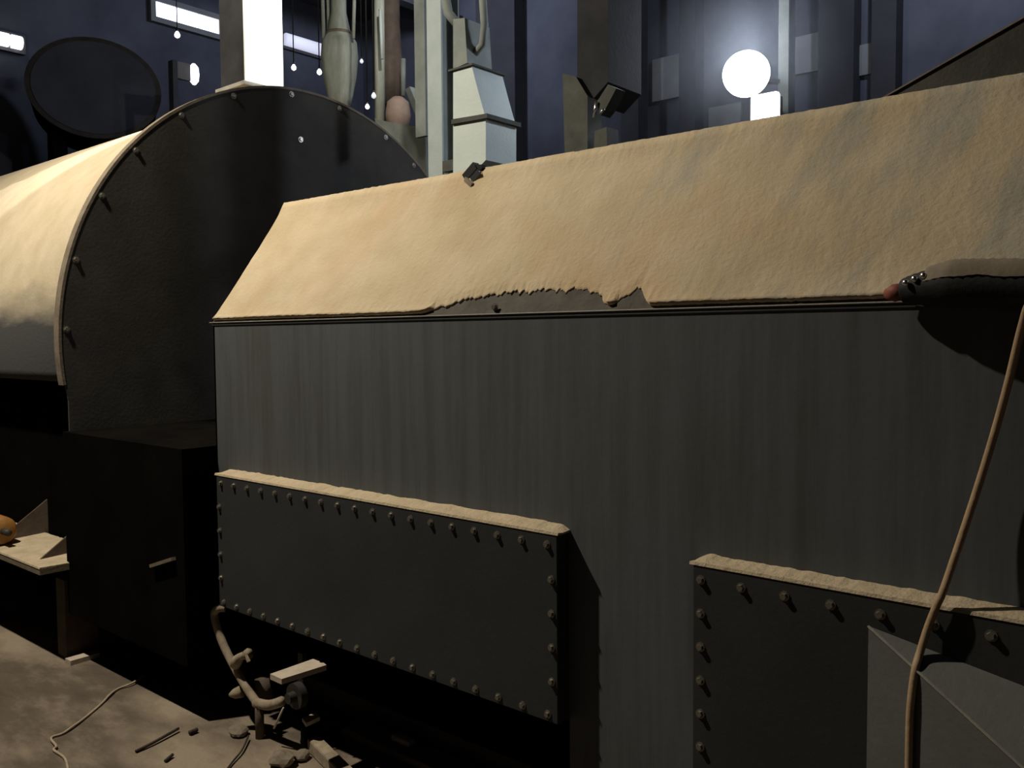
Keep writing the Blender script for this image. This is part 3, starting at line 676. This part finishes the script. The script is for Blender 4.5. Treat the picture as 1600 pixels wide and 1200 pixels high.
# windows and lamps of the far end wall
XW = XL+.03
def wall_strip(name, pts, mat, depth=.04):
    ps = [onX(x, y, XW) for x, y in pts]
    y0, y1 = min(p.y for p in ps), max(p.y for p in ps); z0, z1 = sum(p.z for p in ps[2:])/2, sum(p.z for p in ps[:2])/2
    return y0, y1, z0, z1
y0, y1, z0, z1 = wall_strip('w', [(241, 4), (340, 30), (342, 54), (243, 28)], None)
win = thing('window_1', 'bright bluish-white strip window high on the far end wall', 'window'); win['kind'] = 'structure'
nP = 3
for k in range(nP):
    ya = y0+(y1-y0)*k/nP; yb = y0+(y1-y0)*(k+1)/nP
    box('pane', (XW, ya+.012, z0), (XW+.02, yb-.012, z1), M['window_glow'], win)
g = bmesh.new(); add_box(g, (XL, y0-.08, z0-.08), (XW+.05, y1+.08, z0)); add_box(g, (XL, y0-.08, z1), (XW+.05, y1+.08, z1+.08)); add_box(g, (XL, y0-.08, z0), (XW+.05, y0, z1)); add_box(g, (XL, y1, z0), (XW+.05, y1+.08, z1))
bm_obj('window_frame', g, M['hall_wall_l'], win)
def tube_lamp(name, label, pts, glow, n, group=None):
    root = thing(name, label, 'lamp', group=group or 'tube lamps on the far wall')
    y0, y1, z0, z1 = wall_strip('t', pts, None)
    box('fixture', (XL, y0-.05, z0-.03), (XL+.06, y1+.05, z1+.03), M['lamp_body'], root)
    r = (z1-z0)/2
    for k in range(n):
        ya = y0+(y1-y0)*k/n; yb = y0+(y1-y0)*(k+1)/n
        tube('glowing_tube', [(XL+.07+r*.3, ya+.02, (z0+z1)/2), (XL+.07+r*.3, yb-.02, (z0+z1)/2)], r*.9, glow, root, 14)
tube_lamp('tube_lamp', 'dim violet-white tube lamp on the far wall right of the white square duct', [(440, 53), (503, 69), (504, 90), (441, 74)], M['tube_glow'], 1)
tube_lamp('tube_lamp', 'short white tube lamp on the far wall at the left picture edge', [(-30, 45), (32, 58), (32, 81), (-30, 68)], M['tube_bright'], 3)
# small round lamp above the drum shell and scattered bare bulbs
def bulb(px, py, X, rp, label, glow, group=None):
    p = onX(px, py, X); r = pxr(rp, p)
    root = thing('bare_bulb', label, 'bulb', group=group or 'tiny bare bulbs in the dark background')
    lathe('glass', p, [(r*.2, p.z-r), (r*.8, p.z-r*.6), (r, p.z), (r*.8, p.z+r*.6), (r*.35, p.z+r*1.3)], glow, root, 14)
    lathe('socket', p, [(r*.4, p.z+r*1.3), (r*.4, p.z+r*2)], M['lamp_body'], root, 10)
    tube('flex', [(p.x, p.y, p.z+r*2), (p.x, p.y, ZC)], .006, M['rubber'], root, 6)
wl = thing('bulkhead_lamp', 'small oval white lamp just above the top of the drum shell', 'lamp')
wp = onX(303, 116, -9.5); wr = pxr(8, wp)
lathe('glass', wp, [(wr*.3, wp.z-wr*2), (wr*.85, wp.z-wr*1.3), (wr, wp.z), (wr*.85, wp.z+wr*1.3), (wr*.3, wp.z+wr*2)], M['bulb_glow'], wl, 18)
bx = onX(275, 114, -9.5)
hexv = bmesh.new(); add_box(hexv, (-9.53, bx.y, wp.z-wr*1.6), (-9.47, wp.y-wr, wp.z+wr*1.6)); bm_obj('bracket', hexv, M['hall_wall_l'], wl)
box('post', (-9.56, bx.y-.06, 0), (-9.46, bx.y, wp.z+wr*1.6), M['hall_wall'], wl)
bulb(277, 55, -11.5, 4.5, 'tiny bare bulb just below the bright strip window', M['bulb_glow'])
bulb(459, 106, -7.5, 4.0, 'tiny bare bulb beside the lower right corner of the white square duct', M['bulb_glow'])
bulb(499, 113, -7.5, 4.0, 'tiny bare bulb under the dim violet-white tube lamp', M['bulb_glow'])
bulb(565, 96, -6.5, 3.0, 'tiny bare bulb between the two hanging filter sleeves', M['tube_glow'])
bulb(584, 150, -5.8, 4.0, 'tiny bare bulb left of the pinkish lower bag', M['tube_glow'])
bulb(574, 167, -5.8, 3.5, 'lowest tiny bare bulb, just above the right shoulder of the drum', M['bulb_glow'])

# ------------------------------------------------------------------ black hose bundle and tan cable on the right
hs = thing('black_hose', 'thick black hose with a rusty red end lying on the eave at right', 'hose')
HR = 0.046
hp = [onY(1412, 455, 1.962), onY(1450, 450, 1.955), onY(1500, 446, 1.948), onY(1560, 446, 1.948), onY(1640, 448, 1.948), onY(1760, 454, 1.95), onY(1900, 459, 1.95)]
sp_ = smooth_path(hp, 8)
rad = [HR*(0.55+0.45*min(1, i/14)) for i in range(len(sp_))]
for i in range(len(rad)): rad[i] *= 1+0.035*(i % 2)
tube('hose_body', sp_, HR, M['rubber'], hs, 18, rad)
# dust lying along the top of the hose
dvv, dff = [], []
for i, p in enumerate(sp_[8:]):
    r = rad[i+8]*1.04+.001
    for k in range(9):
        a_ = math.radians(20+100*k/8)+noise.noise((p.x*20, k, 0))*.12
        dvv.append(p+Vector((0, -math.cos(a_)*r, math.sin(a_)*(r+.004*math.sin(math.pi*k/8)))))
for i in range(len(sp_)-9):
    for k in range(8): dff.append((i*9+k, (i+1)*9+k, (i+1)*9+k+1, i*9+k+1))
hdst = mesh_obj('hose_dust', dvv, dff, M['brown_steel'], hs, True); hdst['kind'] = 'stuff'
tube('red_end', [onY(1384, 460, 1.968), onY(1396, 458, 1.965), onY(1413, 455, 1.962)], .016, M['red_cap'], hs, 14, [.010, .019, .018])
for px, py in ((1415, 440), (1429, 434), (1443, 429)):
    p = onY(px, py+2, 1.921); lathe('clamp_screw', p, [(.002, p.z-.007), (.006, p.z-.004), (.007, p.z), (.006, p.z+.004), (.002, p.z+.007)], M['chrome'], hs, 12)
def hip(t): return HA.lerp(H1, t)
hv = hip(0.26)
cabpts = [onY(1650, 440, 1.885), onY(1612, 470, 1.885), onY(1597, 510, 1.915), onY(1575, 600, 1.945), onY(1550, 690, 1.962), onY(1522, 780, 1.963), onY(1492, 870, 1.948), onY(1473, 925, 1.930), onY(1464, 945, 1.926), onY(1450, 980, 1.926), onY(1438, 1018, 1.918), onY(1430, 1046, 1.897), onY(1424, 1090, 1.891), onY(1421, 1140, 1.891), onY(1420, 1240, 1.892), onY(1424, 1330, 1.892)]
cabl = tube('tan_cable', smooth_path(cabpts, 6), .0078, M['cable'], None, 12)
tag(cabl, 'long tan cable dangling down the right of the casing over the hood', 'cable')

# ------------------------------------------------------------------ clutter at lower left
pi = thing('bent_pipe', 'dusty bent pipe with valves leaning under the left corner of the cover box', 'pipe')
YPp = 1.96
pp = [onY(352, 950, YPp+.02), onY(341, 951, YPp), onY(335, 962, YPp), onY(347, 1002, YPp), onY(368, 1045, YPp), onY(390, 1082, YPp), onY(404, 1101, YPp)]
tube('pipe_run', smooth_path(pp, 5), .017, M['pipe_dust'], pi, 12)
vb = tube('valve_body', [onY(367, 1040, YPp-.012), onY(372, 1030, YPp-.012), onY(374, 1027, YPp-.012), onY(384, 1023, YPp-.02), onY(388, 1022, YPp-.02)], .02, M['pipe_dust'], pi, 8, [.021, .023, .016, .016, .024])
bar('valve_handle', onY(381, 1018, YPp-.03), onY(389, 1034, YPp-.03), .012, .008, M['pipe_dust'], vb)
tube('tee_stub', [onY(378, 1080, YPp), onY(366, 1084, YPp-.02), onY(359, 1086, YPp-.03)], .02, M['pipe_dust'], pi, 10, [.026, .020, .008])
tube('elbow', smooth_path([onY(400, 1098, YPp), onY(420, 1102, YPp), onY(440, 1096, YPp)], 4), .020, M['pipe_dust'], pi, 12)
tube('upright', [onY(415, 1096, YPp+.06), onY(410, 1060, YPp+.06)], .034, M['rust_dark'], pi, 14)
tube('pipe_foot', [onY(405, 1100, YPp), Vector((onY(405, 1100, YPp).x, YPp, 0.0))], .018, M['rust_dark'], pi, 12)
tube('thin_rod', [onY(443, 1106, YPp-.01), onY(428, 1138, YPp-.01)], .004, M['pale_plate'], pi, 6)
# pale channel with its tray stand
def plate_on(name, label, cat, px, Z, th, mat, legmat):
    root = thing(name, label, cat)
    P_ = [onZ(x, y, Z) for x, y in px]
    mesh_obj('top_plate', P_+[p-Vector((0, 0, th)) for p in P_], [(0, 1, 2, 3), (7, 6, 5, 4), (0, 4, 5, 1), (1, 5, 6, 2), (2, 6, 7, 3), (3, 7, 4, 0)], mat, root)
    c_ = sum(P_, Vector())/4
    for k in (0.25, 0.75):
        q_ = (P_[0]+P_[1])/2*(1-k)+(P_[2]+P_[3])/2*k
        box('support', (q_.x-.02, q_.y-.02, 0), (q_.x+.02, q_.y+.02, Z-th), legmat, root)
    return root
P_ = [onZ(x, y, .40) for x, y in ((422, 1053), (440, 1061), (510, 1039), (496, 1027))]
brk = mesh_obj('support_bracket', P_+[p-Vector((0, 0, .02)) for p in P_], [(0, 1, 2, 3), (7, 6, 5, 4), (0, 4, 5, 1), (1, 5, 6, 2), (2, 6, 7, 3), (3, 7, 4, 0)], M['pale_plate'], mach)
brk['label'] = 'pale dust-covered bracket jutting out below the cover box'
pm = (P_[2]+P_[3])/2; box('bracket_arm', (pm.x-.025, pm.y-.04, .34), (pm.x+.025, 2.36, .379), M['soot'], brk)
plate_on('steel_stub', 'short pale steel stub just above the end of the angle bar', 'stub', [(472, 1122), (478, 1130), (500, 1120), (494, 1112)], .12, .015, M['pale_plate'], M['soot'])
dk_ = thing('pulley', 'dark pulley wheel below the pale bracket under the cover box', 'pulley')
pc_ = onY(466, 1086, 2.0)
disc('wheel', pc_+Vector((0, -.02, 0)), Vector((0, -1, 0)), .05, .05, .03, M['dark_steel'], dk_)
disc('hub', pc_+Vector((0, -.05, 0)), Vector((0, -1, 0)), .02, .022, .03, M['dark_steel'], dk_)
box('hanger', (pc_.x-.015, pc_.y+.012, pc_.z-.02), (pc_.x+.015, pc_.y+.03, .379), M['dark_steel'], dk_)
pa_, pb_2 = onZ(478, 1141, .05), onZ(560, 1222, .05)
g = bmesh.new(); add_bar(g, pa_, pb_2, .045, .006); 
sd = (pb_2-pa_).normalized().cross(Vector((0, 0, 1))); add_bar(g, pa_+sd*.022-Vector((0, 0, .022)), pb_2+sd*.022-Vector((0, 0, .022)), .006, .044)
add_bar(g, pa_-Vector((0, 0, .024))-sd*.02, pb_2-Vector((0, 0, .024))-sd*.02, .006, .048)
tag(bm_obj('angle_bar', g, M['pipe_dust']), 'dusty steel bar lying on the floor towards the bottom edge', 'bar')
# low dusty sill under the cover box
s0, s1 = onZ(555, 1128, .03), onZ(740, 1205, .03)
g = bmesh.new(); add_box(g, (s0.x, s0.y-.07, 0), (s1.x+.3, s0.y+.05, .03), .006)
sill = bm_obj('floor_sill', g, M['brown_steel']); tag(sill, 'low brown sill on the floor beneath the cover box', 'sill')
p_ = onZ(630, 1160, .032)
g = bmesh.new(); add_box(g, (p_.x-.05, p_.y-.02, .031), (p_.x+.05, p_.y+.02, .055), .006); tag(bm_obj('rubble_chip', g, M['pale_plate']), 'pinkish chip lying on the low brown sill', 'rubble')
# foot block by the drum leg
a_, b_ = onZ(106, 1032, .02), onZ(152, 1019, .02)
g = bmesh.new(); add_bar(g, a_+Vector((0, 0, -.008)), b_+Vector((0, 0, -.008)), .06, .024); tag(bm_obj('wooden_block', g, M['pale_plate']), 'small pale block on the floor in front of the drum leg', 'block')
# wires and sticks on the floor
def floor_wire(pts, r, mat, label, name='floor_wire', cat='wire'):
    P_ = [onZ(x, y, r+.001+h) for x, y, h in pts]; o = tube(name, smooth_path(P_, 5), r, mat, None, 8); tag(o, label, cat); return o
floor_wire([(226, 1056, .01), (205, 1068, .006), (185, 1076, 0), (172, 1085, .004), (158, 1100, 0), (132, 1122, 0), (114, 1135, .003), (98, 1146, 0), (80, 1153, 0), (88, 1166, .004), (84, 1172, 0), (102, 1186, 0), (108, 1215, 0)], .005, M['tan_wire'], 'tan wire meandering across the lit floor at lower left')
floor_wire([(212, 1174, 0), (240, 1160, .004), (279, 1138, .008)], .006, M['wire'], 'thin dark stick on the pale dusty floor patch', 'stick', 'stick')
floor_wire([(296, 1145, .002), (308, 1140, .002)], .009, M['wire'], 'stubby dark scrap right of the thin stick', 'scrap', 'scrap')
floor_wire([(258, 1189, .001), (270, 1179, .004)], .006, M['wire'], 'short dark splinter near the bottom edge below the stick', 'splinter', 'splinter')
floor_wire([(388, 1150, .012), (378, 1172, .008), (362, 1192, .004), (340, 1222, 0)], .004, M['wire'], 'thin reddish-brown wire trailing from the bent pipe to the bottom edge')
# lumps on the floor
for i, (px, py, r, lab) in enumerate(((372, 1142, .035, 'lump of debris at the foot of the bent pipe'), (440, 1186, .045, 'clod of debris left of the angle bar near the bottom edge'), (470, 1180, .03, 'smaller clod touching the angle bar near the bottom edge'))):
    c_ = onZ(px, py, r*.5); bm = bmesh.new(); bmesh.ops.create_icosphere(bm, subdivisions=2, radius=r)
    for vt in bm.verts: vt.co = Vector((vt.co.x*1.2, vt.co.y, vt.co.z*.6))*(1+.35*noise.noise(vt.co*30+Vector((i, 0, 0))))+Vector((c_.x, c_.y, r*.55))
    tag(bm_obj('debris_lump', bm, M['brown_steel']), lab, 'debris', 'lumps of debris on the floor')

# ------------------------------------------------------------------ haze volume added as the floodlights' glow
if HAZE > 0:
    bm = bmesh.new(); bmesh.ops.create_icosphere(bm, subdivisions=3, radius=.55)
    for vt in bm.verts: vt.co = Vector((vt.co.x*1.2, vt.co.y, vt.co.z*1.2))
    hz = bm_obj('glow_haze', bm, M['dust']); hz.location = fc+face*.25
    m = bpy.data.materials.new('glow_haze_volume'); m.use_nodes = True; n = m.node_tree.nodes; l = m.node_tree.links
    n.remove(n['Principled BSDF']); vsn = n.new('ShaderNodeVolumeScatter')
    tc2 = n.new('ShaderNodeTexCoord'); ln = n.new('ShaderNodeVectorMath'); ln.operation = 'LENGTH'; l.new(tc2.outputs['Object'], ln.inputs[0])
    mr2 = n.new('ShaderNodeMapRange'); l.new(ln.outputs['Value'], mr2.inputs[0]); mr2.inputs[1].default_value = .12; mr2.inputs[2].default_value = .54
    mr2.inputs[3].default_value = HAZE; mr2.inputs[4].default_value = 0.0; l.new(mr2.outputs[0], vsn.inputs['Density'])
    vsn.inputs['Color'].default_value = (0.85, 0.90, 1.0, 1); vsn.inputs['Anisotropy'].default_value = 0.3
    l.new(vsn.outputs[0], n['Material Output'].inputs['Volume'])
    hz.data.materials.clear(); hz.data.materials.append(m)
    tag(hz, 'thin bluish haze standing in for the glow around the floodlights', 'haze', None, 'stuff')
